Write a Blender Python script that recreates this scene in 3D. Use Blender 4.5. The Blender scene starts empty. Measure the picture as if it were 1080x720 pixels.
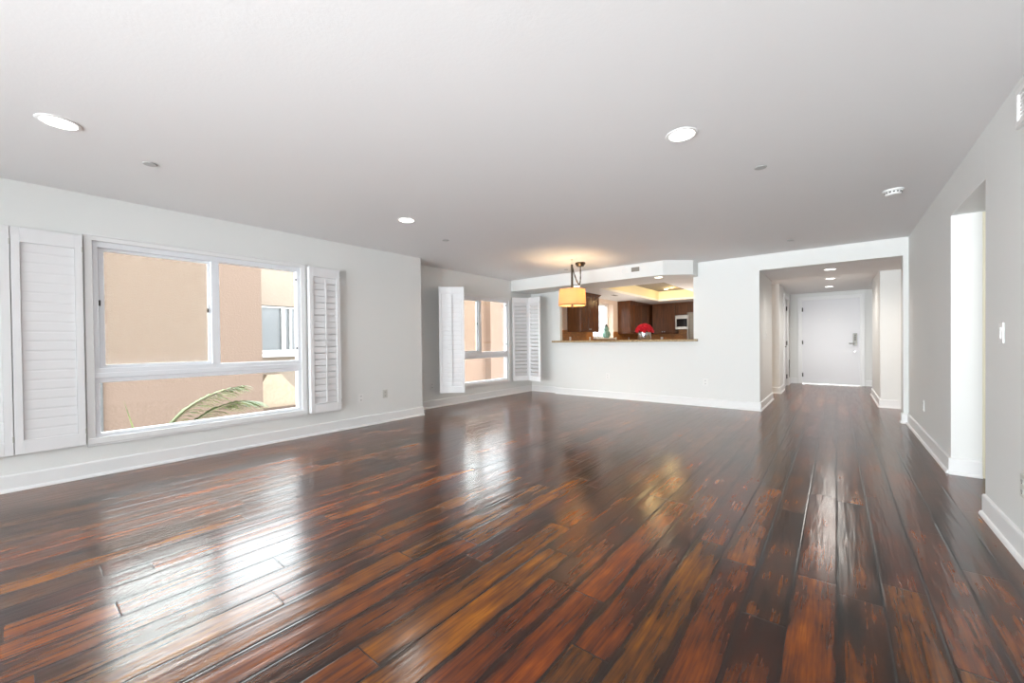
import bpy, bmesh, math, random
from mathutils import Matrix, Vector

random.seed(7)
C = bpy.context.scene.collection
SC = bpy.context.scene
PI = math.pi

# ------------------------------------------------------------------ camera
CAM_Z = 1.128
YAW, ROLL, PITCH = 0.6792, -0.0108, -0.0097
F_ = Vector((-math.sin(YAW), math.cos(YAW), 0)); R_ = Vector((math.cos(YAW), math.sin(YAW), 0)); U_ = Vector((0, 0, 1))
Fp = F_ * math.cos(PITCH) + U_ * math.sin(PITCH)
Up = U_ * math.cos(PITCH) - F_ * math.sin(PITCH)
Rr = R_ * math.cos(ROLL) + Up * math.sin(ROLL)
Ur = Up * math.cos(ROLL) - R_ * math.sin(ROLL)
cam_d = bpy.data.cameras.new('camera')
cam = bpy.data.objects.new('camera', cam_d); C.objects.link(cam)
cam.matrix_world = Matrix(((Rr.x, Ur.x, -Fp.x, 0), (Rr.y, Ur.y, -Fp.y, 0), (Rr.z, Ur.z, -Fp.z, CAM_Z), (0, 0, 0, 1)))
cam_d.sensor_width = 36; cam_d.lens = 424.006 / 1080 * 36
cam_d.shift_y = 4.293 / 1080
cam_d.clip_start = .02
SC.camera = cam

# ------------------------------------------------------------------ world, light, exposure
SC.view_settings.view_transform = 'Standard'
SC.view_settings.look = 'None'
SC.view_settings.gamma = 1
SC.view_settings.use_curve_mapping = False
SC.view_settings.exposure = 0.26
SKY = 9
BACK_FILL_W = 620
LAMP_W = 14
HALL_W = 55
CEIL_FILL_W = 95
w = bpy.data.worlds.new('sky'); SC.world = w; w.use_nodes = True
nt = w.node_tree; nt.nodes.clear()
out = nt.nodes.new('ShaderNodeOutputWorld'); bg = nt.nodes.new('ShaderNodeBackground')
bg.inputs[0].default_value = (.93, .97, 1, 1); bg.inputs[1].default_value = SKY
nt.links.new(bg.outputs[0], out.inputs[0])

def light(name, typ, loc, energy, color=(1, 1, 1), size=.1, size_y=None, target=None, spot=None, parent=None):
    d = bpy.data.lights.new(name, typ); d.energy = energy; d.color = color
    if typ == 'AREA':
        d.shape = 'RECTANGLE'; d.size = size; d.size_y = size_y or size
    else:
        d.shadow_soft_size = size
    if typ == 'SPOT':
        d.spot_size = spot or math.radians(160); d.spot_blend = 1
    o = bpy.data.objects.new(name, d); C.objects.link(o); o.location = loc
    if target is not None:
        o.rotation_euler = (Vector(target) - Vector(loc)).to_track_quat('-Z', 'Y').to_euler()
    if parent: o.parent = parent
    return o
# added fill light outside the unseen balcony doors behind the camera
light('back_fill', 'AREA', (-3.7, -8.6, 1.1), BACK_FILL_W, (.93, .975, 1), 6.0, 2.0, (.4, 5.0, 1.6))

# added fill light in the passage beyond the opening in the right wall
light('passage_fill', 'AREA', (2.45, 4.15, 1.5), 9, (1, .99, .97), 1.2, 1.8, (0, 4.6, 1.3))
# added fill aimed at the ceiling from behind the camera, like a flash
light('ceiling_fill', 'AREA', (-.8, -4.6, .3), CEIL_FILL_W, (.94, .975, 1), 1.2, .6, (-1.0, 2.6, 2.8)).data.spread = math.radians(80)

# ------------------------------------------------------------------ materials
def mat(name, col, rough=.5, metal=0, bump=None, spec=.5, emit=None, alpha=None, **kw):
    m = bpy.data.materials.new(name); m.use_nodes = True
    t = m.node_tree; b = t.nodes['Principled BSDF']
    b.inputs['Base Color'].default_value = (*col, 1); b.inputs['Roughness'].default_value = rough
    b.inputs['Metallic'].default_value = metal; b.inputs['Specular IOR Level'].default_value = spec
    if emit:
        b.inputs['Emission Color'].default_value = (*emit[0], 1); b.inputs['Emission Strength'].default_value = emit[1]
    if bump:
        tc = t.nodes.new('ShaderNodeTexCoord'); n = t.nodes.new('ShaderNodeTexNoise'); n.inputs['Scale'].default_value = bump[0]
        n.inputs['Detail'].default_value = 4
        bp = t.nodes.new('ShaderNodeBump'); bp.inputs['Strength'].default_value = bump[1]; bp.inputs['Distance'].default_value = bump[2] if len(bump) > 2 else .01
        t.links.new(tc.outputs['Object'], n.inputs['Vector']); t.links.new(n.outputs[0], bp.inputs['Height']); t.links.new(bp.outputs[0], b.inputs['Normal'])
    return m
def varied(name, c1, c2, scale, rough=.5, stretch=(1, 1, 1), metal=0, bump=0, detail=5):
    m = bpy.data.materials.new(name); m.use_nodes = True; t = m.node_tree; b = t.nodes['Principled BSDF']
    tc = t.nodes.new('ShaderNodeTexCoord'); mp = t.nodes.new('ShaderNodeMapping'); mp.inputs['Scale'].default_value = stretch
    n = t.nodes.new('ShaderNodeTexNoise'); n.inputs['Scale'].default_value = scale; n.inputs['Detail'].default_value = detail
    r = t.nodes.new('ShaderNodeValToRGB'); r.color_ramp.elements[0].position = .3; r.color_ramp.elements[1].position = .7
    r.color_ramp.elements[0].color = (*c1, 1); r.color_ramp.elements[1].color = (*c2, 1)
    t.links.new(tc.outputs['Object'], mp.inputs[0]); t.links.new(mp.outputs[0], n.inputs['Vector']); t.links.new(n.outputs[0], r.inputs[0]); t.links.new(r.outputs[0], b.inputs['Base Color'])
    b.inputs['Roughness'].default_value = rough; b.inputs['Metallic'].default_value = metal
    if bump:
        bp = t.nodes.new('ShaderNodeBump'); bp.inputs['Strength'].default_value = bump; bp.inputs['Distance'].default_value = .01
        t.links.new(n.outputs[0], bp.inputs['Height']); t.links.new(bp.outputs[0], b.inputs['Normal'])
    return m

M = {}
M['wall'] = mat('wall_paint', (.80, .81, .80), .6, bump=(90, .05))
M['ceil'] = mat('ceiling_paint', (.85, .85, .855), .8, bump=(70, .06))
M['trim'] = mat('trim_paint', (.84, .845, .85), .35)
M['shut'] = mat('shutter_paint', (.82, .82, .835), .4)
M['vinyl'] = mat('window_vinyl', (.84, .86, .9), .3)
M['door'] = mat('door_paint', (.80, .80, .83), .35)
M['plate'] = mat('switch_plastic', (.85, .85, .84), .35)
M['plate_grey'] = mat('outlet_plastic', (.62, .62, .58), .4)
M['discgrey'] = mat('sprinkler_disc', (.50, .50, .50), .45)
M['slot'] = mat('socket_slots', (.12, .12, .12), .5)
M['dark'] = mat('dark_metal', (.05, .045, .04), .4, .6)
M['bronze'] = mat('bronze_metal', (.09, .065, .045), .35, .8)
M['nickel'] = mat('satin_nickel', (.55, .53, .5), .3, 1)
M['steel'] = varied('stainless_steel', (.55, .53, .5), (.66, .64, .6), 3, .3, (1, 1, 60), 1)
M['reflsteel'] = varied('steel_dark_reflection', (.16, .14, .12), (.24, .21, .18), 3, .3, (1, 1, 60), 1)  # steel darkened to hold the dark reflection on the fridge door
M['steelhandle'] = mat('handle_metal', (.20, .19, .175), .4, .8)
M['black'] = mat('black_glass', (.012, .012, .014), .08)
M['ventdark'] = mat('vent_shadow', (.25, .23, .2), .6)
M['cream'] = mat('cream_trim', (.78, .74, .58), .4)
M['rosered'] = mat('rose_petals', (.62, .005, .02), .5)
M['leaf'] = mat('rose_leaves', (.03, .1, .02), .5)
M['silver'] = mat('silver_vase', (.6, .6, .62), .22, 1)
M['celadon'] = varied('celadon_glaze', (.07, .17, .14), (.22, .36, .30), 14, .2)
M['cherry'] = varied('cherry_wood', (.060, .020, .006), (.125, .042, .012), 6, .22, (5, 5, .5))
M['granite'] = varied('granite', (.18, .11, .05), (.60, .45, .25), 60, .2, detail=8)
M['lightdisc'] = mat('lamp_lens', (.9, .9, .9), .5, emit=((1, .96, .9), 6))
M['warmdisc'] = mat('warm_lamp_lens', (.9, .9, .9), .5, emit=((1, .85, .6), 6))
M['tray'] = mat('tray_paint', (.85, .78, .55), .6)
M['traytop'] = mat('tray_ceiling_unlit', (.26, .23, .19), .8)  # dark tone puts the top panel's lack of light into its colour
M['peach'] = mat('kitchen_paint', (.82, .68, .58), .6)
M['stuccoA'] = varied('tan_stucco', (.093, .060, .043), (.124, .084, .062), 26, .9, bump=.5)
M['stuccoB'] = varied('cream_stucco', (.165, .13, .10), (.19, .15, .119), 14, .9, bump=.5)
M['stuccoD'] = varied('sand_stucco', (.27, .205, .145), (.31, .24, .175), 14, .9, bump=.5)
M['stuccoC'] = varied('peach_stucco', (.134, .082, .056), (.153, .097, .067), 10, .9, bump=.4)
M['extwhite'] = mat('exterior_white', (.4, .4, .39), .6)
M['extglass'] = mat('exterior_glass', (.12, .125, .13), .15)
M['pipe'] = mat('pipe_paint', (.05, .05, .05), .6)
M['soil'] = mat('courtyard_paving', (.25, .22, .19), .9)
M['brownledge'] = mat('brown_ledge', (.09, .06, .045), .8)
M['frond'] = varied('palm_leaf', (.045, .075, .016), (.14, .16, .045), 8, .5)
M['frondrib'] = mat('palm_rib', (.08, .085, .025), .6)
M['trunk'] = varied('palm_bark', (.10, .07, .045), (.2, .15, .1), 12, .9, bump=.6)

# glass that lets light straight through
def glass_mat(name, tint=(.95, .97, .97), diff=0., diffcol=(.8, .8, .75)):
    m = bpy.data.materials.new(name); m.use_nodes = True; t = m.node_tree; t.nodes.clear()
    o = t.nodes.new('ShaderNodeOutputMaterial'); tr = t.nodes.new('ShaderNodeBsdfTransparent'); tr.inputs[0].default_value = (*tint, 1)
    if diff:
        g = t.nodes.new('ShaderNodeBsdfDiffuse'); g.inputs[0].default_value = (*diffcol, 1); mx = t.nodes.new('ShaderNodeMixShader'); mx.inputs[0].default_value = diff
    else:
        g = t.nodes.new('ShaderNodeBsdfGlossy'); g.inputs['Roughness'].default_value = .02; mx = t.nodes.new('ShaderNodeMixShader')
        fr = t.nodes.new('ShaderNodeFresnel'); fr.inputs[0].default_value = 1.3
        ml = t.nodes.new('ShaderNodeMath'); ml.operation = 'MULTIPLY'; ml.inputs[1].default_value = .5; t.links.new(fr.outputs[0], ml.inputs[0]); t.links.new(ml.outputs[0], mx.inputs[0])
    t.links.new(tr.outputs[0], mx.inputs[1]); t.links.new(g.outputs[0], mx.inputs[2]); t.links.new(mx.outputs[0], o.inputs[0])
    return m
M['glass'] = glass_mat('window_glass')
M['screen'] = glass_mat('insect_mesh', (1, 1, .985), .08, (.8, .77, .70))

# lamp shade cloth: lit from the bulb inside
m = bpy.data.materials.new('shade_cloth'); m.use_nodes = True; t = m.node_tree; t.nodes.clear()
o = t.nodes.new('ShaderNodeOutputMaterial'); d1 = t.nodes.new('ShaderNodeBsdfDiffuse'); d1.inputs[0].default_value = (.80, .58, .36, 1)
t1 = t.nodes.new('ShaderNodeBsdfTranslucent'); t1.inputs[0].default_value = (.80, .53, .34, 1); mx = t.nodes.new('ShaderNodeMixShader'); mx.inputs[0].default_value = .6
t.links.new(d1.outputs[0], mx.inputs[1]); t.links.new(t1.outputs[0], mx.inputs[2]); t.links.new(mx.outputs[0], o.inputs[0])
M['shade'] = m
M['shadetrim'] = mat('shade_trim', (.45, .28, .12), .7)

# backsplash tiles
m = bpy.data.materials.new('stone_tiles'); m.use_nodes = True; t = m.node_tree; b = t.nodes['Principled BSDF']; b.inputs['Roughness'].default_value = .35
tc = t.nodes.new('ShaderNodeTexCoord'); sx = t.nodes.new('ShaderNodeSeparateXYZ'); cx = t.nodes.new('ShaderNodeCombineXYZ'); ad = t.nodes.new('ShaderNodeMath')
br = t.nodes.new('ShaderNodeTexBrick'); br.inputs['Scale'].default_value = 6; br.inputs['Color1'].default_value = (.52, .21, .05, 1); br.inputs['Color2'].default_value = (.36, .15, .04, 1); br.inputs['Mortar'].default_value = (.10, .06, .03, 1); br.inputs['Mortar Size'].default_value = .012
t.links.new(tc.outputs['Object'], sx.inputs[0]); t.links.new(sx.outputs[0], ad.inputs[0]); t.links.new(sx.outputs[1], ad.inputs[1]); t.links.new(ad.outputs[0], cx.inputs[0]); t.links.new(sx.outputs[2], cx.inputs[1])
t.links.new(cx.outputs[0], br.inputs['Vector']); t.links.new(br.outputs[0], b.inputs['Base Color'])
M['tile'] = m

# hand-scraped plank floor, boards run along Y
def floor_mat():
    m = bpy.data.materials.new('hardwood_planks'); m.use_nodes = True; t = m.node_tree; b = t.nodes['Principled BSDF']; N = t.nodes.new; L = t.links.new
    def math_(op, a, bb=None, c=None):
        n = N('ShaderNodeMath'); n.operation = op
        for i, v in enumerate((a, bb, c)):
            if v is None: continue
            if isinstance(v, (int, float)): n.inputs[i].default_value = v
            else: L(v, n.inputs[i])
        return n.outputs[0]
    tc = N('ShaderNodeTexCoord'); s = N('ShaderNodeSeparateXYZ'); L(tc.outputs['Object'], s.inputs[0])
    Wd, Ln = .155, 1.30
    xs = math_('DIVIDE', s.outputs[0], Wd); row = math_('FLOOR', xs); fx = math_('SUBTRACT', xs, row)
    wn = N('ShaderNodeTexWhiteNoise'); wn.noise_dimensions = '1D'; L(row, wn.inputs['W'])
    ys = math_('ADD', math_('DIVIDE', s.outputs[1], Ln), math_('MULTIPLY', wn.outputs[0], 7.3)); cell = math_('FLOOR', ys); fy = math_('SUBTRACT', ys, cell)
    cv = N('ShaderNodeCombineXYZ'); L(row, cv.inputs[0]); L(cell, cv.inputs[1])
    wp = N('ShaderNodeTexWhiteNoise'); wp.noise_dimensions = '2D'; L(cv.outputs[0], wp.inputs['Vector'])
    sp = N('ShaderNodeSeparateColor'); L(wp.outputs['Color'], sp.inputs[0])
    # grain coordinates: stretched, shifted per plank
    gv = N('ShaderNodeCombineXYZ'); L(math_('ADD', math_('MULTIPLY', s.outputs[0], 24), math_('MULTIPLY', sp.outputs[0], 37)), gv.inputs[0])
    L(math_('ADD', math_('MULTIPLY', s.outputs[1], 1.3), math_('MULTIPLY', sp.outputs[1], 23)), gv.inputs[1])
    n1 = N('ShaderNodeTexNoise'); n1.inputs['Scale'].default_value = 1.0; n1.inputs['Detail'].default_value = 6; n1.inputs['Roughness'].default_value = .62; L(gv.outputs[0], n1.inputs['Vector'])
    gv2 = N('ShaderNodeCombineXYZ'); L(math_('ADD', math_('MULTIPLY', s.outputs[0], 90), math_('MULTIPLY', sp.outputs[2], 51)), gv2.inputs[0]); L(math_('MULTIPLY', s.outputs[1], 5), gv2.inputs[1])
    n2 = N('ShaderNodeTexNoise'); n2.inputs['Scale'].default_value = 1.0; n2.inputs['Detail'].default_value = 4; L(gv2.outputs[0], n2.inputs['Vector'])
    # broad blotches
    bv = N('ShaderNodeCombineXYZ'); L(math_('ADD', math_('MULTIPLY', s.outputs[0], 6), math_('MULTIPLY', sp.outputs[1], 17)), bv.inputs[0]); L(math_('ADD', math_('MULTIPLY', s.outputs[1], 3), math_('MULTIPLY', sp.outputs[2], 13)), bv.inputs[1])
    n3 = N('ShaderNodeTexNoise'); n3.inputs['Scale'].default_value = 1.0; n3.inputs['Detail'].default_value = 3; L(bv.outputs[0], n3.inputs['Vector'])
    v = math_('ADD', math_('MULTIPLY', n1.outputs[0], .46), math_('ADD', math_('MULTIPLY', n3.outputs[0], .50), math_('MULTIPLY', n2.outputs[0], .34)))
    v = math_('ADD', v, math_('MULTIPLY', math_('SUBTRACT', sp.outputs[0], .5), .15))
    v = math_('SUBTRACT', v, .115)
    # darker scraped plank edges
    ex = math_('ABSOLUTE', math_('SUBTRACT', math_('MULTIPLY', fx, 2), 1)); edge = math_('POWER', ex, 6)
    v = math_('SUBTRACT', v, math_('MULTIPLY', edge, .19))
    r = N('ShaderNodeValToRGB'); e = r.color_ramp.elements
    e[0].position = .28; e[0].color = (.0065, .0038, .0032, 1); e[1].position = .84; e[1].color = (.44, .135, .030, 1)
    for p, c in ((.38, (.020, .0085, .0055, 1)), (.46, (.052, .0165, .0080, 1)), (.55, (.110, .031, .0110, 1)), (.66, (.215, .058, .0150, 1))):
        q = e.new(p); q.color = c
    L(v, r.inputs[0])
    # seams
    dx = math_('MULTIPLY', math_('MINIMUM', fx, math_('SUBTRACT', 1, fx)), Wd); dy = math_('MULTIPLY', math_('MINIMUM', fy, math_('SUBTRACT', 1, fy)), Ln)
    seam = math_('SUBTRACT', 1, math_('MINIMUM', math_('DIVIDE', math_('MINIMUM', dx, dy), .0042), 1))
    mxc = N('ShaderNodeMix'); mxc.data_type = 'RGBA'; L(seam, mxc.inputs[0]); L(r.outputs[0], mxc.inputs[6]); mxc.inputs[7].default_value = (.006, .004, .0035, 1)
    # red or brown tone of each plank
    hs = N('ShaderNodeHueSaturation'); L(mxc.outputs[2], hs.inputs['Color']); L(math_('ADD', math_('MULTIPLY', sp.outputs[2], .022), .494), hs.inputs['Hue']); hs.inputs['Saturation'].default_value = 1.06
    L(math_('ADD', math_('MULTIPLY', sp.outputs[1], .5), .82), hs.inputs['Value'])
    L(hs.outputs[0], b.inputs['Base Color'])
    # relief: cupped boards, a tilt of its own for each plank, scraping
    gv3 = N('ShaderNodeCombineXYZ'); L(math_('ADD', math_('MULTIPLY', s.outputs[0], 22), math_('MULTIPLY', sp.outputs[0], 37)), gv3.inputs[0]); L(math_('MULTIPLY', s.outputs[1], 1.6), gv3.inputs[1])
    n4 = N('ShaderNodeTexNoise'); n4.inputs['Scale'].default_value = 1.0; n4.inputs['Detail'].default_value = 2; L(gv3.outputs[0], n4.inputs['Vector'])
    bev = math_('MINIMUM', math_('DIVIDE', math_('MINIMUM', dx, dy), .007), 1)
    h = math_('ADD', math_('MULTIPLY', bev, .0005), math_('MULTIPLY', math_('MULTIPLY', math_('SUBTRACT', sp.outputs[1], .5), fx), .0016))
    h = math_('ADD', h, math_('MULTIPLY', n4.outputs[0], .0019)); h = math_('ADD', h, math_('MULTIPLY', n2.outputs[0], .00025))
    bp = N('ShaderNodeBump'); bp.inputs['Strength'].default_value = 1; bp.inputs['Distance'].default_value = 1.0; L(h, bp.inputs['Height']); L(bp.outputs[0], b.inputs['Normal'])
    L(math_('ADD', math_('MULTIPLY', n1.outputs[0], .16), .12), b.inputs['Roughness'])
    b.inputs['IOR'].default_value = 1.6
    return m
M['floor'] = floor_mat()

# ------------------------------------------------------------------ mesh helpers
class MB:
    def __init__(s): s.bm = bmesh.new(); s.n = 0
    def add(s, verts, faces, mtx=None):
        vs = [s.bm.verts.new((mtx @ Vector(v)) if mtx else v) for v in verts]
        for f in faces:
            try: s.bm.faces.new([vs[i] for i in f])
            except ValueError: pass
        return s
    def box(s, x0, y0, z0, x1, y1, z1, mtx=None):
        x0, x1 = min(x0, x1), max(x0, x1); y0, y1 = min(y0, y1), max(y0, y1); z0, z1 = min(z0, z1), max(z0, z1)
        g = .00012 * (s.n % 7); s.n += 1   # joined boxes never share a coplanar face
        x0 -= g; y0 -= g; z0 -= g; x1 += g; y1 += g; z1 += g
        v = [(x0, y0, z0), (x1, y0, z0), (x1, y1, z0), (x0, y1, z0), (x0, y0, z1), (x1, y0, z1), (x1, y1, z1), (x0, y1, z1)]
        return s.add(v, [(3, 2, 1, 0), (4, 5, 6, 7), (0, 1, 5, 4), (1, 2, 6, 5), (2, 3, 7, 6), (3, 0, 4, 7)], mtx)
    def prism(s, poly, z0, z1, mtx=None):
        n = len(poly); v = [(x, y, z0) for x, y in poly] + [(x, y, z1) for x, y in poly]
        return s.add(v, [tuple(reversed(range(n))), tuple(range(n, 2 * n))] + [(i, (i + 1) % n, (i + 1) % n + n, i + n) for i in range(n)], mtx)
    def lathe(s, prof, seg=24, mtx=None):
        v = []; f = []; n = len(prof)
        for i in range(seg):
            a = 2 * PI * i / seg
            for r, z in prof: v.append((r * math.cos(a), r * math.sin(a), z))
        for i in range(seg):
            j = (i + 1) % seg
            for k in range(n - 1): f.append((i * n + k, j * n + k, j * n + k + 1, i * n + k + 1))
        s.add(v, f, mtx); bmesh.ops.remove_doubles(s.bm, verts=s.bm.verts[:], dist=1e-5)
        return s
    def tube(s, pts, r, seg=8):
        pts = [Vector(p) for p in pts]; rings = []
        for i, p in enumerate(pts):
            d = (pts[min(i + 1, len(pts) - 1)] - pts[max(i - 1, 0)]).normalized()
            a = d.orthogonal().normalized() if i == 0 else (rings[-1][1] - d * rings[-1][1].dot(d)).normalized()
            bb = d.cross(a); rr = r[i] if isinstance(r, (list, tuple)) else r
            rings.append(([p + (a * math.cos(2 * PI * k / seg) + bb * math.sin(2 * PI * k / seg)) * rr for k in range(seg)], a))
        v = [q for ring, _ in rings for q in ring]; f = []
        for i in range(len(pts) - 1):
            for k in range(seg): f.append((i * seg + k, i * seg + (k + 1) % seg, (i + 1) * seg + (k + 1) % seg, (i + 1) * seg + k))
        f.append(tuple(reversed(range(seg)))); f.append(tuple(range((len(pts) - 1) * seg, len(pts) * seg)))
        return s.add(v, f)
    def build(s, name, m, parent=None, bevel=0, smooth=False):
        bmesh.ops.recalc_face_normals(s.bm, faces=s.bm.faces[:])
        me = bpy.data.meshes.new(name); s.bm.to_mesh(me); s.bm.free()
        if smooth:
            for p in me.polygons: p.use_smooth = True
        me.materials.append(m); o = bpy.data.objects.new(name, me); C.objects.link(o)
        if parent: o.parent = parent
        if bevel:
            md = o.modifiers.new('bevel', 'BEVEL'); md.width = bevel; md.segments = 2; md.limit_method = 'ANGLE'
        if smooth:
            try:
                md = o.modifiers.new('edges', 'EDGE_SPLIT'); md.split_angle = math.radians(40)
            except Exception: pass
        return o
def box(*a): return MB().box(*a)
def tag(o, label=None, cat=None, group=None, kind=None):
    if label: o['label'] = label
    if cat: o['category'] = cat
    if group: o['group'] = group
    if kind: o['kind'] = kind
    return o
def thing(name, loc, label, cat, rz=0, group=None):
    o = bpy.data.objects.new(name, None); C.objects.link(o); o.empty_display_size = .1
    o.location = loc; o.rotation_euler = (0, 0, rz)
    return tag(o, label, cat, group)
def struct_root(name, loc, rz, label, cat):
    return tag(thing(name, loc, label, cat, rz), kind='structure')
def copy_thing(o, loc, label, rz=None):
    c = o.copy(); C.objects.link(c); c.location = loc; c['label'] = label
    if rz is not None: c.rotation_euler = (0, 0, rz)
    for ch in list(o.children):
        k = ch.copy(); C.objects.link(k); k.parent = c
        for g in list(ch.children):
            q = g.copy(); C.objects.link(q); q.parent = k
    return c
def struct(mb, name, m, label, cat, bevel=0):
    return tag(mb.build(name, m, None, bevel), label, cat, kind='structure')

LEFT, FAR, RIGHT = -PI / 2, PI, PI / 2      # wall frames: local y points into the room
H = 2.436; HB = 2.20                         # living-room ceiling, soffit / hall / kitchen ceiling
XL, XM, XR = -5.015, -5.431, .7315
YF, YS, YB = 7.32, 7.43, -7.2
XK, YK = -4.68, 12.35                        # kitchen left and back wall
YD = 12.45                                   # entry wall

# ------------------------------------------------------------------ room shell
struct(box(XM - .3, YB - .1, -.12, 3.2, 12.7, 0), 'floor', M['floor'], 'dark glossy hand-scraped hardwood plank floor', 'floor')
struct(box(XM - .3, YB - .2, H, 3.2, YF + .1, H + .12), 'ceiling', M['ceil'], 'flat white living room ceiling', 'ceiling')

W1 = (.425, 2.18, .30, 2.05)                 # hole y0, y1, z0, z1
mb = MB()
mb.box(XL - .1, YB, 0, XL, W1[0], H); mb.box(XL - .1, W1[1], 0, XL, 3.98, H)
mb.box(XL - .1, W1[0], 0, XL, W1[1], W1[2]); mb.box(XL - .1, W1[0], W1[3], XL, W1[1], H)
mb.box(XM - .1, 3.93, 0, XL - .1, 3.98, H)
struct(mb, 'wall_left', M['wall'], 'white wall with the large window on the left', 'wall')
W2 = (4.84, 6.61, .30, 2.01)
mb = MB()
mb.box(XM - .1, 3.98, 0, XM, W2[0], H); mb.box(XM - .1, W2[1], 0, XM, YS + .15, H)
mb.box(XM - .1, W2[0], 0, XM, W2[1], W2[2]); mb.box(XM - .1, W2[0], W2[3], XM, W2[1], H)
struct(mb, 'wall_recess', M['wall'], 'set-back white wall with the farther window', 'wall')
# far wall: stub, half wall under the counter, pier up to the hall, beam over the hall
OX0, OX1 = -4.60, -1.905
HX0, HX1 = -.935, .68
mb = MB()
mb.box(XM, YS, 0, -4.71, YS + .15, HB + .02)
mb.box(-4.71, YF, 0, OX1, YS + .15, 1.098)
mb.box(-4.71, YF + .02, 1.098, OX0, YS, HB + .02)
mb.box(OX1, YF, 0, HX0, YS + .1, H)
mb.box(HX0, YF, HB, XR, YS + .1, H)
mb.box(HX1, YF, 0, XR, YS + .1, HB)
struct(mb, 'wall_far', M['wall'], 'white far wall with kitchen pass-through and hall opening', 'wall')
# soffit over the pass-through with its angled end
mb = MB().prism([(XM, 6.72), (-2.22, 6.72), (-1.83, 7.02), (-1.83, YF), (OX1, YF), (OX1, YS), (XM, YS)], HB, H)
struct(mb, 'ceiling_soffit', M['wall'], 'lowered white soffit with angled end above the pass-through', 'soffit')
# right wall with the cased opening
RO = (3.85, 4.84, 2.12)
mb = MB()
mb.box(XR, YB, 0, XR + .19, RO[0], H); mb.box(XR, RO[1], 0, XR + .19, YF + .11, H); mb.box(XR, RO[0], RO[2], XR + .19, RO[1], H)
struct(mb, 'wall_right', M['wall'], 'white right wall with an opening near the camera', 'wall')
# side passage behind the right opening
mb = MB(); mb.box(XR + .19, 4.96, 0, 2.6, 5.1, H); mb.box(2.5, 2.6, 0, 2.6, 5.1, H); mb.box(XR + .19, 2.6, 0, 2.6, 2.7, H)
struct(mb, 'wall_passage', M['wall'], 'white walls of the passage behind the right opening', 'wall')
mb = MB(); mb.box(XR + .172, 4.83, 0, XR + .19, 4.84, 2.115); mb.box(XR + .19, 4.93, 0, XR + .30, 4.96, 2.12)
struct(mb, 'trim_1', M['cream'], 'narrow cream door trim inside the right opening', 'trim')
# back wall behind the camera: added unseen balcony doors to let fill light in
mb = MB(); mb.box(XL, YB - .15, 0, -4.6, YB, H); mb.box(.3, YB - .15, 0, XR, YB, H); mb.box(-4.6, YB - .15, 2.25, .3, YB, H)
struct(mb, 'wall_back', M['wall'], 'wall behind the camera around the added balcony doors', 'wall')
r = struct_root('window_4', (-2.15, YB - .08, 0), 0, 'added unseen sliding balcony doors behind the camera', 'window')
mb = MB()
for x in (-2.45, -1.225, 0, 1.225, 2.40): mb.box(x, -.03, 0, x + .05, .03, 2.25)
mb.box(-2.45, -.03, 0, 2.45, .03, .06); mb.box(-2.45, -.03, 2.2, 2.45, .03, 2.25); mb.build('window_frame', M['vinyl'], r)
box(-2.45, -.004, .06, 2.45, .004, 2.2).build('glass_pane', M['glass'], r)

# hall
mb = MB(); mb.box(-1.06, YS + .1, 0, HX0, 8.85, HB + .09)
mb.box(-1.06, 9.84, 0, -.91, 10.74, HB + .09); mb.box(-1.06, 11.72, 0, -.93, YD, HB + .09); mb.box(-1.06, 10.74, 2.05, -.93, 11.72, HB + .09)
struct(mb, 'wall_hall_left', M['wall'], 'left wall of the entry hall', 'wall')
mb = MB(); mb.box(.55, 8.79, 0, 3.0, 8.93, HB + .09); mb.box(.55, 8.93, 0, .70, 10.7, HB + .09); mb.box(.70, 10.56, 0, 1.1, 10.7, HB + .09); mb.box(1.0, 10.7, 0, 1.1, YD, HB + .09)
mb.box(3.0, 7.3, 0, 3.1, 8.93, HB + .09); mb.box(XR + .19, YF - .03, 0, 3.0, YF + .11, HB + .09)
struct(mb, 'wall_hall_right', M['wall'], 'right wall of the entry hall with side corridor', 'wall')
DX0, DX1, DH = -.672, .428, 2.075
mb = MB(); mb.box(-1.2, YD, 0, DX0, YD + .15, HB + .1); mb.box(DX1, YD, 0, 1.1, YD + .15, HB + .1); mb.box(DX0, YD, DH, DX1, YD + .15, HB + .1)
struct(mb, 'wall_entry', M['wall'], 'end wall of the hall around the entry door', 'wall')
struct(box(-1.1, YF + .11, HB, 3.1, 8.8, HB + .13).box(-1.1, 8.8, HB + .05, 3.1, YD + .15, HB + .13), 'ceiling_hall', M['ceil'], 'lowered white ceiling of the entry hall', 'ceiling')
# kitchen shell
KW = (8.98, 10.14, 1.2, 2.1)
mb = MB(); mb.box(XK - .02, YS + .005, 0, XK, YS + .15, HB); mb.box(XK - .25, YS + .15, 0, XK, KW[0], HB + .02); mb.box(XK - .25, KW[1], 0, XK, YK + .1, HB + .02); mb.box(XK - .25, KW[0], 0, XK, KW[1], KW[2]); mb.box(XK - .25, KW[0], KW[3], XK, KW[1], HB + .02)
mb.box(XM - .1, YS + .15, 0, XK - .25, YS + .3, H)
struct(mb, 'wall_kitchen_left', M['peach'], 'kitchen side wall with window', 'wall')
struct(box(XK - .25, YK, 0, -1.06, YK + .1, HB + .3), 'wall_kitchen_back', M['wall'], 'back wall of the kitchen', 'wall')
TX0, TX1, TY0, TY1, TZ = -3.80, -2.50, 7.62, 11.15, 2.46
mb = MB(); mb.box(XK - .25, YS, HB, TX0, YK, HB + .05); mb.box(TX1, YS, HB, -1.06, YK, HB + .05); mb.box(TX0, YS, HB, TX1, TY0, HB + .05); mb.box(TX0, TY1, HB, TX1, YK, HB + .05)
struct(mb, 'ceiling_kitchen', M['ceil'], 'kitchen ceiling around the raised tray', 'ceiling')
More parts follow.
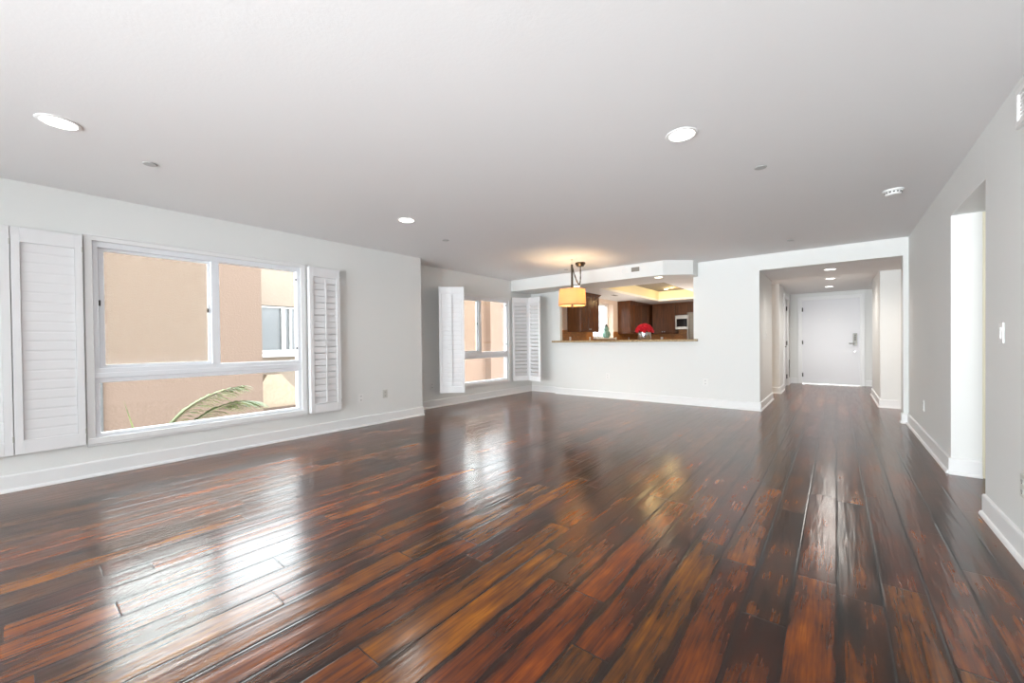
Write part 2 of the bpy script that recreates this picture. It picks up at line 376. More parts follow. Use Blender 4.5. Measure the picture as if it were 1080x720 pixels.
mb = MB(); mb.box(TX0 - .03, TY0 - .03, HB + .05, TX0, TY1 + .03, TZ); mb.box(TX1, TY0 - .03, HB + .05, TX1 + .03, TY1 + .03, TZ); mb.box(TX0, TY0 - .03, HB + .05, TX1, TY0, TZ); mb.box(TX0, TY1, HB + .05, TX1, TY1 + .03, TZ)
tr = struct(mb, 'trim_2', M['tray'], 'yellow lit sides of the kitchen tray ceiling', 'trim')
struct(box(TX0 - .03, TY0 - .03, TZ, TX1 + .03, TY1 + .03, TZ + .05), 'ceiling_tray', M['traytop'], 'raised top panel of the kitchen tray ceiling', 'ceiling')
# tile backsplash
mb = MB(); mb.box(XK, YS + .01, 1.14, XK + .012, YS + .34, 1.37); mb.box(XK, YS + .34, .9, XK + .012, KW[0], 1.37); mb.box(XK, KW[1], .9, XK + .012, YK, 1.37); mb.box(XK, KW[0], .9, XK + .012, KW[1], KW[2] - .03)
mb.box(XK, YK - .012, .9, -3.22, YK, 1.45)
struct(mb, 'trim_3', M['tile'], 'brown stone tile backsplash in the kitchen', 'backsplash')

# baseboards: board with a rounded top and a shoe moulding; n = direction into the room
def baseboard(name, runs, label):
    mb = MB()
    for (x0, y0, x1, y1, nx, ny) in runs:
        d = Vector((x1 - x0, y1 - y0, 0)); ln = d.length; d.normalize(); n = Vector((nx, ny, 0))
        mt = Matrix(((d.x, n.x, 0, x0), (d.y, n.y, 0, y0), (0, 0, 1, 0), (0, 0, 0, 1)))
        prof = [(0, 0), (.030, 0), (.030, .010), (.024, .022), (.015, .026), (.015, .122), (.010, .131), (0, .133)]
        k = len(prof); v = [(0, a, b) for a, b in prof] + [(ln, a, b) for a, b in prof]
        mb.add(v, [tuple(range(k)), tuple(reversed(range(k, 2 * k)))] + [(i, (i + 1) % k, (i + 1) % k + k, i + k) for i in range(k)], mt)
    return struct(mb, name, M['trim'], label, 'baseboard')
e = .03
baseboard('baseboard_left', [(XL, YB, XL, 3.98 + e * .5, 1, 0)], 'tall white baseboard under the large left window')
baseboard('baseboard_recess', [(XM, 3.98, XM, YS, 1, 0), (XM, YS, -4.71, YS, 0, -1)], 'white baseboard in the set-back corner by the farther window')
baseboard('baseboard_far', [(-4.71, YF, HX0 + e * .5, YF, 0, -1), (HX0, YF - e * .5, HX0, 8.85 + e, 1, 0), (HX1 - .02, YF, XR, YF, 0, -1), (HX1, YF, HX1, YF + .11, -1, 0)], 'white baseboard under the pass-through and round the hall corner')
baseboard('baseboard_right', [(XR, YB, XR, RO[0], -1, 0), (XR, RO[1], XR, YF, -1, 0), (XR - e * .5, RO[1], XR + .17, RO[1], 0, -1)], 'white baseboard along the right wall')
baseboard('baseboard_hall', [(-1.06, 9.84, -.91 + e * .5, 9.84, 0, -1), (-.91, 9.84, -.91, 10.66, 1, 0), (-.93, 11.8, -.93, YD, 1, 0), (-.93, YD, DX0 - .1, YD, 0, -1), (DX1 + .1, YD, 1.0, YD, 0, -1), (.55 - e * .5, 8.79, 3.0, 8.79, 0, -1), (.55, 8.79, .55, 10.7, -1, 0)], 'white baseboard round the entry hall')

# ------------------------------------------------------------------ windows
def window(name, loc, rz, label, W=1.835, Hh=1.83):
    r = struct_root(name, loc, rz, label, 'window'); h = W / 2
    mb = MB()   # casing on the wall face, stepped
    cw = .05
    mb.box(-h, 0, 0, -h + cw, .02, Hh); mb.box(h - cw, 0, 0, h, .02, Hh); mb.box(-h, 0, Hh - cw, h, .02, Hh); mb.box(-h, 0, .02, h, .03, .07)
    mb.box(-h - .005, 0, Hh - .012, h + .005, .028, Hh); mb.box(-h, 0, 0, h, .018, .02)
    mb.build('casing', M['trim'], r, .003)
    mb = MB()   # fixed frame inside the wall
    i = h - cw + .005; y0, y1 = -.09, -.006
    mb.box(-i, y0, .06, -i + .04, y1, Hh - .05); mb.box(i - .04, y0, .06, i, y1, Hh - .05)
    mb.box(-i, y0, .05, i, y1, .10); mb.box(-i, y0, Hh - .10, i, y1, Hh - .045)
    mb.box(-i, y0, .545, i, y1, .672); mb.box(-i, y0, .585, i, y1 + .012, .63)
    mb.box(-.055, y0, .672, .015, y1, Hh - .1)
    mb.build('window_frame', M['vinyl'], r, .004)
    mb = MB()   # sliding sash: towards +x (left in the view)
    a, b = -.005, i - .042; s0, s1 = -.066, -.036
    mb.box(a, s0, .672, a + .042, s1, Hh - .1); mb.box(b - .038, s0, .672, b, s1, Hh - .1); mb.box(a, s0, .672, b, s1, .70); mb.box(a, s0, Hh - .125, b, s1, Hh - .1)
    sash = mb.build('sash', M['vinyl'], r, .003)
    box(a + .042, -.053, .70, b - .038, -.049, Hh - .125).build('glass_pane', M['glass'], sash)
    mb = MB(); mb.box(a + .04, s1, 1.20, a + .052, s1 + .012, 1.24); mb.build('latch', M['dark'], sash)
    mb = MB(); mb.box(b - .012, s1, 1.22, b, s1 + .012, 1.27); mb.build('latch', M['dark'], sash)
    box(.015, -.082, .672, i - .04, -.079, Hh - .1).build('insect_screen', M['screen'], r)
    box(-i + .04, -.072, .672, -.055, -.068, Hh - .1).build('glass_pane', M['glass'], r)
    box(-i + .04, -.072, .10, i - .04, -.068, .545).build('glass_pane', M['glass'], r)
    for z in (.80, 1.62): box(-i + .038, -.03, z, -i + .05, -.012, z + .03).build('stop', M['dark'], r)
    return r
window('window_1', (XL, 1.3025, .262), LEFT, 'large white-framed window on the left with palm fronds outside')
window('window_2', (XM, 5.725, .262), LEFT, 'farther white-framed window in the set-back wall', 1.85, 1.79)
r = struct_root('window_3', (XK, (KW[0] + KW[1]) / 2, KW[2]), LEFT, 'small kitchen window behind the green jar', 'window')
mb = MB(); h = (KW[1] - KW[0]) / 2; hh = KW[3] - KW[2]
mb.box(-h, -.2, 0, -h + .05, -.15, hh); mb.box(h - .05, -.2, 0, h, -.15, hh); mb.box(-h, -.2, 0, h, -.15, .05); mb.box(-h, -.2, hh - .05, h, -.15, hh); mb.box(-.02, -.2, 0, .02, -.15, hh)
mb.build('window_frame', M['vinyl'], r)
box(-h, -.15, -.03, h, .10, 0).build('window_sill', M['trim'], r, .004)
box(-h + .05, -.18, .05, h - .05, -.176, hh - .05).build('glass_pane', M['glass'], r)

# ------------------------------------------------------------------ plantation shutters
def shutter(loc, rz, W, label, rod=True, tilt=74, half=.0385, Hh=1.78, hinges=(.12, 1.66), flip=False):
    """leaf: hinged at local x=0, runs along +x, front towards +y"""
    r = thing('plantation_shutter', loc, label, 'shutter', rz, 'white plantation shutter leaves')
    st, tr_, br_, th = .046, .115, .105, .028
    mb = MB(); mb.box(0, 0, 0, st, th, Hh); mb.box(W - st, 0, 0, W, th, Hh); mb.box(st, 0, 0, W - st, th, br_); mb.box(st, 0, Hh - tr_, W - st, th, Hh)
    mb.build('frame', M['shut'], r, .002)
    n = 20; p = (Hh - tr_ - br_) / n; mb = MB()
    for i in range(n):
        z = br_ + p * (i + .5); a = math.radians(tilt if not flip else -tilt)
        mt = Matrix.Translation((0, th / 2, z)) @ Matrix.Rotation(a, 4, 'X')
        k_ = .0018 if tilt > 80 else .004; mb.prism([(-half, 0), (-half * .7, -k_), (half * .7, -k_), (half, 0), (half * .7, k_), (-half * .7, k_)], 0, W - 2 * st - .004,
                 mt @ Matrix(((0, 0, 1, st + .002), (1, 0, 0, 0), (0, 1, 0, 0), (0, 0, 0, 1))))
    mb.build('louvers', M['shut'], r)
    if rod: box(W / 2 - .006, th + .008, br_ + .02, W / 2 + .006, th + .018, Hh - tr_ - .03).build('tilt_rod', M['shut'], r)
    for z in hinges: box(-.003, th - .002, z - .022, .006, th + .003, z + .022).build('hinge', M['plate_grey'], r)
    return r
def ang(p, q): return math.atan2(q[1] - p[1], q[0] - p[0])
Z0 = .287
# left pair of the large window, opened flat against the wall (hinge at the window, running towards -Y)
shutter((XL + .012, .376, Z0), -PI / 2, .383, 'louvered leaf flat on the wall directly left of the large window', rod=False, tilt=89)
shutter((XL + .012, -.012, Z0), -PI / 2, .383, 'louvered leaf cut off by the left edge of the photo', rod=False, tilt=89)
# right pair, folded one behind the other
shutter((XL + .012 , 2.63, Z0 - .005), -PI / 2, .383, 'rear leaf folded behind the leaf right of the large window', rod=False, tilt=89)
shutter((XL + .046, 2.63, Z0 - .005), -PI / 2, .383, 'louvered leaf with tilt rod directly right of the large window', rod=True, tilt=89, half=.0355)
# farther window
h0 = (-5.40, 4.79); p1 = (-5.20, 4.49); p2 = (-4.895, 4.785)
a = ang(h0, p1); shutter((h0[0], h0[1], Z0), a, .352, 'leaf at the farther window hidden behind the front left leaf', rod=False, hinges=(.12, 1.66))
a = ang(p2, p1); d_ = Vector((math.cos(a), math.sin(a))) ; L_ = .420
shutter((p2[0] , p2[1] , Z0 - .01), a, L_, 'leaf standing open into the room left of the farther window', rod=True, tilt=86)
h1 = (-5.40, 6.69); q1 = (-5.165, 6.985); q2 = (-4.815, 6.925); q3 = (-5.152, 6.978)
a = ang(q1, h1); shutter((q1[0], q1[1], Z0), a, .365, 'leaf hinged to the right side of the farther window', rod=False, tilt=56, half=.037)
a = ang(q2, q3); shutter((q2[0], q2[1], Z0), a, .325, 'outermost right leaf of the farther window, nearest the lamp', rod=False, tilt=56, half=.037)

# ------------------------------------------------------------------ doors
r = struct_root('door_1', ((DX0 + DX1) / 2, YD, 0), FAR, 'white flush entry door at the end of the hall', 'door'); hw = (DX1 - DX0) / 2
box(-hw, -.08, .0, hw, -.028, DH).build('door_panel', M['door'], r)
mb = MB()
for s in (-1, 1): mb.box(s * hw, -.03, 0, s * (hw + .085), .018, DH + .085); mb.box(s * (hw + .06), 0, 0, s * (hw + .085), .026, DH + .085)
mb.box(-hw, -.02, DH, hw, .018, DH + .085); mb.box(-hw - .085, 0, DH + .06, hw + .085, .026, DH + .085); mb.build('door_frame', M['trim'], r, .002)
mb = MB(); mb.box(-hw, -.06, 0, hw, .02, .012); mb.build('threshold', M['nickel'], r)
for z in (.22, 1.03, 1.85): box(hw - .02, -.03, z - .05, hw + .004, .02, z + .05).build('hinge', M['dark'], r)
lk = box(-hw + .05, -.006, .95, -hw + .125, .014, 1.24).build('handle_plate', M['steelhandle'], r, .003)
MB().tube([(-hw + .09, .014, 1.0), (-hw + .09, .06, 1.0), (-hw + .2, .065, 1.0)], .013).build('lever', M['steelhandle'], lk)
for z in (1.19, 1.14, 1.09): box(-hw + .07, .014, z - .018, -hw + .105, .018, z + .018).build('lock_button', M['dark'], lk)
MB().lathe([(0, 0), (.02, 0), (.02, .012), (0, .014)], 16, Matrix.Translation((-hw + .085, -.005, .80)) @ Matrix.Rotation(-PI / 2, 4, 'X')).build('deadbolt', M['nickel'], r)
MB().lathe([(0, 0), (.018, 0), (.018, .008), (0, .01)], 16, Matrix.Translation((0.02, -.005, 1.58)) @ Matrix.Rotation(-PI / 2, 4, 'X')).build('peephole', M['plate'], r)
r = struct_root('door_2', (-.93, 11.23, 0), LEFT, 'white closet door on the left of the entry hall', 'door')
mb = MB(); mb.box(-.49, -.06, .0, .49, -.015, 2.05); mb.build('door_panel', M['door'], r)
mb = MB(); mb.box(-.57, 0, 0, -.485, .03, 2.13); mb.box(.485, 0, 0, .57, .04, 2.13); mb.box(-.57, 0, 2.045, .57, .03, 2.13); mb.build('door_frame', M['trim'], r, .003)
for z in (.22, 1.02, 1.85): box(-.49, -.015, z - .05, -.47, .006, z + .05).build('hinge', M['dark'], r)
lk = MB().lathe([(0, 0), (.03, 0), (.03, .01), (.012, .02), (.012, .05), (0, .05)], 16, Matrix.Translation((.40, -.015, .95)) @ Matrix.Rotation(-PI / 2, 4, 'X')).build('door_handle', M['dark'], r)
MB().tube([(.40, .035, .95), (.27, .04, .95)], .011).build('lever', M['dark'], lk)
MB().lathe([(0, 0), (.03, 0), (.03, .02), (0, .025)], 16, Matrix.Translation((.40, -.015, 1.40)) @ Matrix.Rotation(-PI / 2, 4, 'X')).build('deadbolt', M['dark'], r)
r = thing('dark_strip', (-.93, 12.06, .17), 'narrow dark upright strip low on the hall wall beside the entry door', 'vent', LEFT)  # narrow dark strip built from a frame and slats
mb = MB(); mb.box(-.16, 0, 0, .16, .012, .02); mb.box(-.16, 0, .41, .16, .012, .43); mb.box(-.16, 0, 0, -.14, .012, .43); mb.box(.14, 0, 0, .16, .012, .43); mb.build('frame', M['ventdark'], r)
mb = MB()
for k in range(16): mb.box(-.14, .001, .024 + k * .024, .14, .009, .036 + k * .024)
mb.box(-.15, 0, .01, .15, .002, .42); mb.build('slats', M['dark'], r)

# ------------------------------------------------------------------ counter on the half wall
cr = tag(MB().prism([(-4.74, 7.215), (-1.86, 7.205), (-1.835, 7.23), (-1.835, YF - .004), (OX1 - .006, YF - .004), (OX1 - .006, YS + .33), (OX0 + .006, YS + .33), (OX0 + .006, YF - .004), (-4.74, YF - .004)], 1.10, 1.138).build('countertop', M['granite'], None, .008),
         'speckled brown granite counter on the half wall', 'countertop')

# ------------------------------------------------------------------ pendant lamp
PL = (-3.30, 5.64)
r = thing('pendant_lamp', (PL[0], PL[1], H), 'hanging drum lamp with glowing amber shade before the pass-through', 'lamp')
z = lambda q: q - H
MB().lathe([(0, 0), (.014, 0), (.014, -.012), (0, -.014)], 12).tube([(0, 0, -.012), (0, 0, -.055)], .0035, 6).build('ceiling_hook', M['nickel'], r, 0, True)
mb = MB(); pts = [(.012 * math.cos(q), 0, -.068 + .016 * math.sin(q)) for q in [2 * PI * k / 12 for k in range(13)]]; mb.tube(pts, .003, 6).build('hook_ring', M['nickel'], r)
MB().tube([(0, 0, z(2.352)), (0, 0, z(1.665))], .018, 12).build('stem', M['bronze'], r, 0, True)
cn = MB().lathe([(0, 0), (.082, 0), (.086, -.02), (.055, -.062), (0, -.064)], 20, Matrix.Translation((-.035, .335, 0))).build('canopy', M['bronze'], r, 0, True)
pts = []
for k in range(17):
    u = k / 16; x = -.035 * (1 - u) + .0 * u; y = .335 * (1 - u) + .014 * u; zz = -.047 * (1 - u) + (-.12) * u - .30 * (1 - (2 * u - 1) ** 2) ; pts.append((x + .05 * math.sin(PI * u), y, zz))
mb = MB()
for k in range(len(pts) - 1):
    mb.tube([pts[k], pts[k + 1]], .011 if k % 2 else .008, 6)
mb.build('chain', M['bronze'], r)
R0, R1, zt, zb = .206, .219, z(1.955), z(1.695)
mb = MB(); mb.lathe([(R1, zb), (R0, zt), (R0 - .004, zt), (R1 - .004, zb), (R1, zb)], 48)
sh = mb.build('lamp_shade', M['shade'], r, 0, True)
MB().lathe([(R1 + .002, zb), (R1 + .0005, zb + .018), (R1 - .006, zb + .018), (R1 - .006, zb), (R1 + .002, zb)], 48).build('shade_trim', M['shadetrim'], sh, 0, True)
mb = MB()
for k in range(3):
    q = 2 * PI * k / 3 + .3; mb.tube([(0, 0, zt - .03), ((R0 - .003) * math.cos(q), (R0 - .003) * math.sin(q), zt - .006)], .003, 6)
mb.build('shade_spider', M['bronze'], r)
for k in range(2):
    MB().lathe([(0, -.05), (.018, -.045), (.03, -.01), (.024, .02), (.012, .045), (0, .05)], 14, Matrix.Translation((.05 * (1 if k else -1), 0, z(1.84)))).build('bulb', M['warmdisc'], r, 0, True)
light('pendant_glow', 'POINT', (.10, 0, z(1.85)), 8.5, (1, .72, .40), .03, parent=r)
light('pendant_glow', 'POINT', (-.10, 0, z(1.85)), 8.5, (1, .72, .40), .03, parent=r)

# ------------------------------------------------------------------ ceiling fittings
def recessed(x, y, zc, label, rad=.093, power=LAMP_W, color=(1, .95, .88), disc='lightdisc', group='recessed ceiling lights', blend=165):
    r = thing('recessed_light', (x, y, zc), label, 'ceiling light', 0, group)
    MB().lathe([(rad * .80, -.001), (rad * .84, -.006), (rad, -.004), (rad * 1.02, 0), (rad * .80, 0)], 32).build('trim_ring', M['plate'], r, 0, True)
    MB().lathe([(0, -.0035), (rad * .5, -.004), (rad * .8, -.002)], 32).build('lens', M[disc], r, 0, True)
    if power:
        s = light('recessed_glow', 'SPOT', (0, 0, -.03), power, color, .07, spot=math.radians(blend), parent=r)
    return r
recessed(-3.53, .183, H, 'recessed ceiling light above the large left window')
recessed(-.766, 2.696, H, 'recessed ceiling light nearest the middle of the ceiling')
recessed(-3.565, 2.65, H, 'recessed ceiling light before the corner of the left wall')
recessed(-.077, 7.985, HB, 'hall ceiling light nearest the living room', .085, HALL_W)
recessed(-.09, 9.66, HB + .05, 'middle one of the three hall ceiling lights', .085, HALL_W)
recessed(-.125, 11.13, HB + .05, 'hall ceiling light nearest the entry door', .085, HALL_W)
recessed(-2.36, 6.93, HB, 'small light under the soffit near its angled end', .08, 6, (1, .8, .55), 'warmdisc')
recessed(-3.95, 6.93, HB, 'small light under the soffit behind the pendant lamp', .08, 6, (1, .8, .55), 'warmdisc')
recessed(-3.47, 10.75, TZ, 'warm light in the kitchen tray ceiling', .07, 0, disc='warmdisc')
light('tray_glow', 'POINT', (-3.3, 10.6, 2.36), 7, (1, .72, .32), .05)
light('tray_glow', 'POINT', (-3.1, 8.6, 2.36), 7, (1, .72, .32), .05)
light('kitchen_fill_spot', 'SPOT', (-2.2, 9.0, 2.15), 110, (1, .78, .5), .1, target=(-3.4, 10.0, 0), spot=math.radians(160))  # added warm fill for the kitchen, tied to no fitting
light('kitchen_fill_up', 'AREA', (-2.9, 9.3, .92), 26, (1, .88, .76), 1.4, 1.8, (-2.9, 9.3, 3))  # added upward fill, brightening the kitchen ceiling

def disc(x, y, zc, label, rad=.042):
    r = thing('sprinkler_cover', (x, y, zc), label, 'sprinkler', 0, 'sprinkler covers on the ceiling')
    MB().lathe([(0, -.008), (rad * .92, -.008), (rad, -.005), (rad, -.003), (0, -.003)], 24).build('cover_disc', M['discgrey'], r, 0, True)
    MB().lathe([(rad * .7, 0), (rad * .7, -.004), (0, -.004)], 20).build('collar', M['slot'], r, 0, True)
disc(-3.84, .633, H, 'round sprinkler cover beside the light above the left window')
disc(-.447, 3.587, H, 'round sprinkler cover between the middle ceiling light and the smoke detector')
disc(-.47, 6.494, H, 'round sprinkler cover before the hall beam')
disc(-3.886, 3.486, H, 'round sprinkler cover by the end of the left wall')
disc(-3.84, 6.35, H, 'round sprinkler cover beside the pendant lamp')
r = thing('smoke_detector', (.395, 4.926, H), 'white round smoke detector on the ceiling by the right wall', 'smoke detector')
MB().lathe([(0, 0), (.07, 0), (.072, -.012), (.066, -.016), (0, -.016)], 28).build('base', M['plate'], r, 0, True)
MB().lathe([(.058, -.014), (.056, -.034), (.045, -.045), (0, -.047)], 28).build('cap', M['plate'], r, 0, True)
mb = MB()
for k in range(14):
    q = 2 * PI * k / 14; mb.box(-.006, .056, -.03, .006, .0585, -.018, Matrix.Rotation(q, 4, 'Z'))
mb.build('sensor_slots', M['slot'], r)

# soffit vent
r = thing('air_vent', (-2.765, 6.72, 2.295), 'wall vent with dark right half on the soffit face', 'vent', FAR)
mb = MB(); mb.box(-.165, 0, 0, .165, .006, .012); mb.box(-.165, 0, .088, .165, .006, .10); mb.box(-.165, 0, 0, -.153, .006, .10); mb.box(.153, 0, 0, .165, .006, .10); mb.box(-.008, 0, 0, .008, .006, .10); mb.build('frame', M['plate'], r)
for nm, x0, x1, mm, tl in (('louvers', -.153, -.008, M['ventdark'], 10), ('louvers', .008, .153, M['plate'], 60)):  # right bank coloured dark for the shade of its louvers
    mb = MB(); mb.box(x0, 0, .012, x1, .001, .088)
    for k in range(9):
        x = x0 + (x1 - x0) * (k + .5) / 9; mb.box(-.006, -.001, .012, .006, .001, .088, Matrix.Translation((x, .003, 0)) @ Matrix.Rotation(math.radians(tl), 4, 'Z'))
    o = mb.build(nm, mm, r)
    if mm is M['ventdark']: o['label'] = 'open louvers coloured dark for their shade'
r = thing('ceiling_vent', (-4.07, 8.91, HB), 'grey slotted vent on the kitchen ceiling above the window', 'vent')
mb = MB(); mb.box(-.06, -.14, -.006, .06, .14, 0); mb.build('frame', M['plate'], r)
mb = MB()
for k in range(5): mb.box(-.046 + k * .02, -.12, -.009, -.036 + k * .02, .12, -.005)
mb.build('slats', M['ventdark'], r)

# ------------------------------------------------------------------ plates on the walls
def outlet(loc, rz, label, m='plate', group='wall outlets', slot='slot'):
    r = thing('wall_outlet', loc, label, 'outlet', rz, group)
    box(-.036, 0, -.058, .036, .006, .058).build('cover_plate', M[m], r, .002)
    for zc in (-.026, .026):
        s = box(-.017, .005, zc - .016, .017, .008, zc + .016).build('socket', M[m], r, .002)
        mb = MB(); mb.box(-.009, .0075, zc - .004, -.005, .0086, zc + .008); mb.box(.005, .0075, zc - .004, .009, .0086, zc + .008); mb.box(-.003, .0075, zc - .012, .003, .0086, zc - .007); mb.build('slots', M[slot], s)
    return r
outlet((XL, 2.94, .385), LEFT, 'white outlet on the left wall nearer the large window')
outlet((XL, 3.315, .405), LEFT, 'beige grey outlet on the left wall nearer the wall corner', 'plate_grey')
outlet((XM, 4.52, .38), LEFT, 'outlet half hidden beside the open leaf of the farther window')
outlet((-3.50, YF, .43), FAR, 'outlet below the counter, under the red roses')
outlet((-1.724, YF, .41), FAR, 'outlet on the far wall between counter and hall')
outlet((XR, 6.15, .39), RIGHT, 'outlet on the right wall beyond the opening')
outlet((XR, 3.175, .373), RIGHT, 'outlet cut off by the right edge of the photo', 'plate_grey')
for i, (x, y, rz, lb) in enumerate([(XK + .012, 7.87, LEFT, 'leftmost white outlet on the kitchen tiles, left of the wall cabinet'), (XK + .012, 8.80, LEFT, 'white outlet on the kitchen tiles under the left cabinet by the window'),
        (XK + .012, 10.28, LEFT, 'white outlet on the kitchen tiles just right of the window'), (XK + .012, 11.15, LEFT, 'white outlet on the kitchen tiles left of the roses'), (-4.12, YK - .012, FAR, 'white outlet on the back wall tiles right of the roses')]):
    outlet((x, y, 1.165), rz, lb, group='outlets on the kitchen tiles')
def switch(loc, rz, label, wdt=.036):
    r = thing('light_switch', loc, label, 'light switch', rz, 'wall switches')
    box(-wdt, 0, -.058, wdt, .007, .058).build('cover_plate', M['plate'], r, .002)
    box(-.016, .006, -.033, .016, .012, .033).build('rocker', M['plate'], r, .002)
    return r
switch((XR, 3.52, 1.148), RIGHT, 'white rocker switch on the right wall near the opening')
switch((HX0, 8.08, 1.18), LEFT, 'small switch on the left wall of the hall')
r = thing('wall_vent', (XR, 3.06, 2.18), 'white framed panel high on the right wall at the edge of the photo', 'vent', RIGHT)
mb = MB(); mb.box(-.165, 0, 0, .165, .02, .03); mb.box(-.165, 0, .16, .165, .02, .19); mb.box(-.165, 0, 0, -.135, .02, .19); mb.box(.135, 0, 0, .165, .02, .19); mb.build('frame', M['plate'], r, .004)
mb = MB(); mb.box(-.135, 0, .03, .135, .004, .16)
for k in range(6): mb.box(-.135, .004, .036 + k * .021, .135, .012, .046 + k * .021)
mb.build('slats', M['plate'], r)

# ------------------------------------------------------------------ kitchen
def cabinet(loc, rz, W, Hh, D, doors, label, crown=True, side=1):
    r = thing('kitchen_cabinet', loc, label, 'cabinet', rz, 'cherry wood kitchen wall cabinets')
    top = Hh - (.06 if crown else 0)
    box(-W / 2, 0, 0, W / 2, D - .02, top).build('carcass', M['cherry'], r, .003)
    if crown:
        mb = MB()
        for k, (o_, z0, z1) in enumerate(((.005, top, top + .02), (.02, top + .02, top + .04), (.035, top + .04, Hh))): mb.box(-W / 2 - o_ * side, .0, z0, W / 2 + o_ * side, D + o_, z1)
        mb.build('crown_moulding', M['cherry'], r, .002)
    x = -W / 2
    for i, f in enumerate(doors):
        w_ = W * f; a, b = x + .003, x + w_ - .003; x += w_; fr = .055; mb = MB(); y0 = D - .02
        mb.box(a, y0, .004, a + fr, D, top - .004); mb.box(b - fr, y0, .004, b, D, top - .004); mb.box(a + fr, y0, .004, b - fr, D, .004 + fr); mb.box(a + fr, y0, top - .004 - fr, b - fr, D, top - .004)
        mb.box(a + fr, y0, .004 + fr, b - fr, D - .01, top - .004 - fr)
        d = mb.build('door', M['cherry'], r, .002)
        hx = (b - .03) if i % 2 == 0 else (a + .03)
        MB().lathe([(0, 0), (.006, 0), (.006, .012), (.014, .018), (.012, .026), (0, .028)], 14, Matrix.Translation((hx, D, .06)) @ Matrix.Rotation(-PI / 2, 4, 'X')).build('knob', M['nickel'], d, 0, True)
    return r
cabinet((XK + .003, 8.195, 1.33), LEFT, .87, .868, .35, (.55, .45), 'dark cherry wall cabinet left of the kitchen window, behind the lamp shade')
cabinet((XK + .003, 11.385, 1.312), LEFT, 1.91, .886, .35, (.28, .27, .27, .18), 'dark cherry wall cabinet right of the kitchen window', side=0)
cabinet((-3.957, YK - .003, 1.312), FAR, .655, .886, .35, (.5, .5), 'two-door cherry wall cabinet on the kitchen back wall', side=0)
cabinet((-2.965, YK - .003, 1.845), FAR, 1.30, .353, .36, (.5, .5), 'short cherry cabinet above microwave and fridge', side=0)
r = thing('microwave', (-3.415, YK, 1.43), 'stainless microwave under the short cabinet', 'microwave', FAR)
box(-.20, 0, 0, .20, .34, .40).build('body', M['steel'], r, .004)
d = box(-.20, .34, 0, .20, .36, .40).build('door', M['steel'], r, .004)
box(-.17, .36, .07, .17, .363, .30).build('window', M['black'], d)
MB().tube([(-.16, .36, .35), (-.16, .39, .35), (.16, .39, .35), (.16, .36, .35)], .008).build('handle', M['nickel'], d)
r = thing('fridge', (-2.765, YK, 0), 'tall stainless fridge at the right edge of the pass-through', 'fridge', FAR)
box(-.42, .01, .02, .42, .70, 1.83).build('body', mat('fridge_side', (.2, .2, .19), .45), r, .005)
d = box(-.42, .70, .03, .42, .76, 1.88).build('door', M['reflsteel'], r, .006)
MB().tube([(.385, .76, .5), (.385, .81, .52), (.385, .81, 1.78), (.385, .76, 1.80)], .022).build('handle', M['nickel'], d)
# celadon jar on the window sill
r = thing('ginger_jar', (-4.60, 9.56, 1.2), 'pale green double-gourd jar with dark lid on the kitchen window sill', 'jar')
MB().lathe([(0, 0), (.06, 0), (.09, .035), (.103, .09), (.087, .15), (.06, .18), (.072, .22), (.064, .26), (.036, .285), (.034, .296), (0, .296)], 28).build('body', M['celadon'], r, 0, True)
MB().lathe([(.04, .293), (.045, .31), (.025, .325), (.014, .345), (0, .35)], 20).build('lid', M['dark'], r, 0, True)
# vase with roses
VX, VY = -2.80, 7.42
r = thing('metal_vase', (VX, VY, 1.138), 'low silver cylinder vase under red roses on the counter', 'vase')
MB().lathe([(0, 0), (.115, 0), (.118, .004), (.118, .138), (.112, .14), (.108, .136), (.108, .012), (0, .012)], 36).build('body', M['silver'], r, 0, True)
r = thing('rose_bouquet', (VX, VY, 1.25), 'dome of deep red roses in the silver vase', 'flowers')
MB().lathe([(0, -.06), (.06, -.06), (.085, 0), (.10, .02), (.10, .05), (.06, .09), (0, .10)], 20).build('foliage', M['leaf'], r, 0, True)
proto = None; n = 46
for i in range(n):
    tt = (i + .5) / n; ph = math.acos(1 - tt * .98); th_ = i * 2.399963; rad = .128
    p = Vector((rad * math.sin(ph) * math.cos(th_), rad * math.sin(ph) * math.sin(th_), .025 + .125 * math.cos(ph))); nrm = Vector((p.x, p.y, (p.z - .02) * 1.3 + .02)).normalized()
    if proto is None:
        mb = MB(); mb.lathe([(0, .004), (.016, .0), (.028, .012), (.033, .028), (.028, .036), (.026, .03), (.021, .026), (.020, .040), (.015, .044), (.013, .034), (.008, .034), (.006, .044), (0, .046)], 11)
        for v in mb.bm.verts:
            q = math.atan2(v.co.y, v.co.x); v.co.x *= 1 + .12 * math.sin(5 * q); v.co.y *= 1 + .12 * math.sin(5 * q)
        ro = mb.build('rose', M['rosered'], r, 0, True); proto = ro
    else:
        ro = proto.copy(); C.objects.link(ro); ro.parent = r
    ro.location = p; ro.rotation_mode = 'QUATERNION'; ro.rotation_quaternion = nrm.to_track_quat('Z', 'Y')

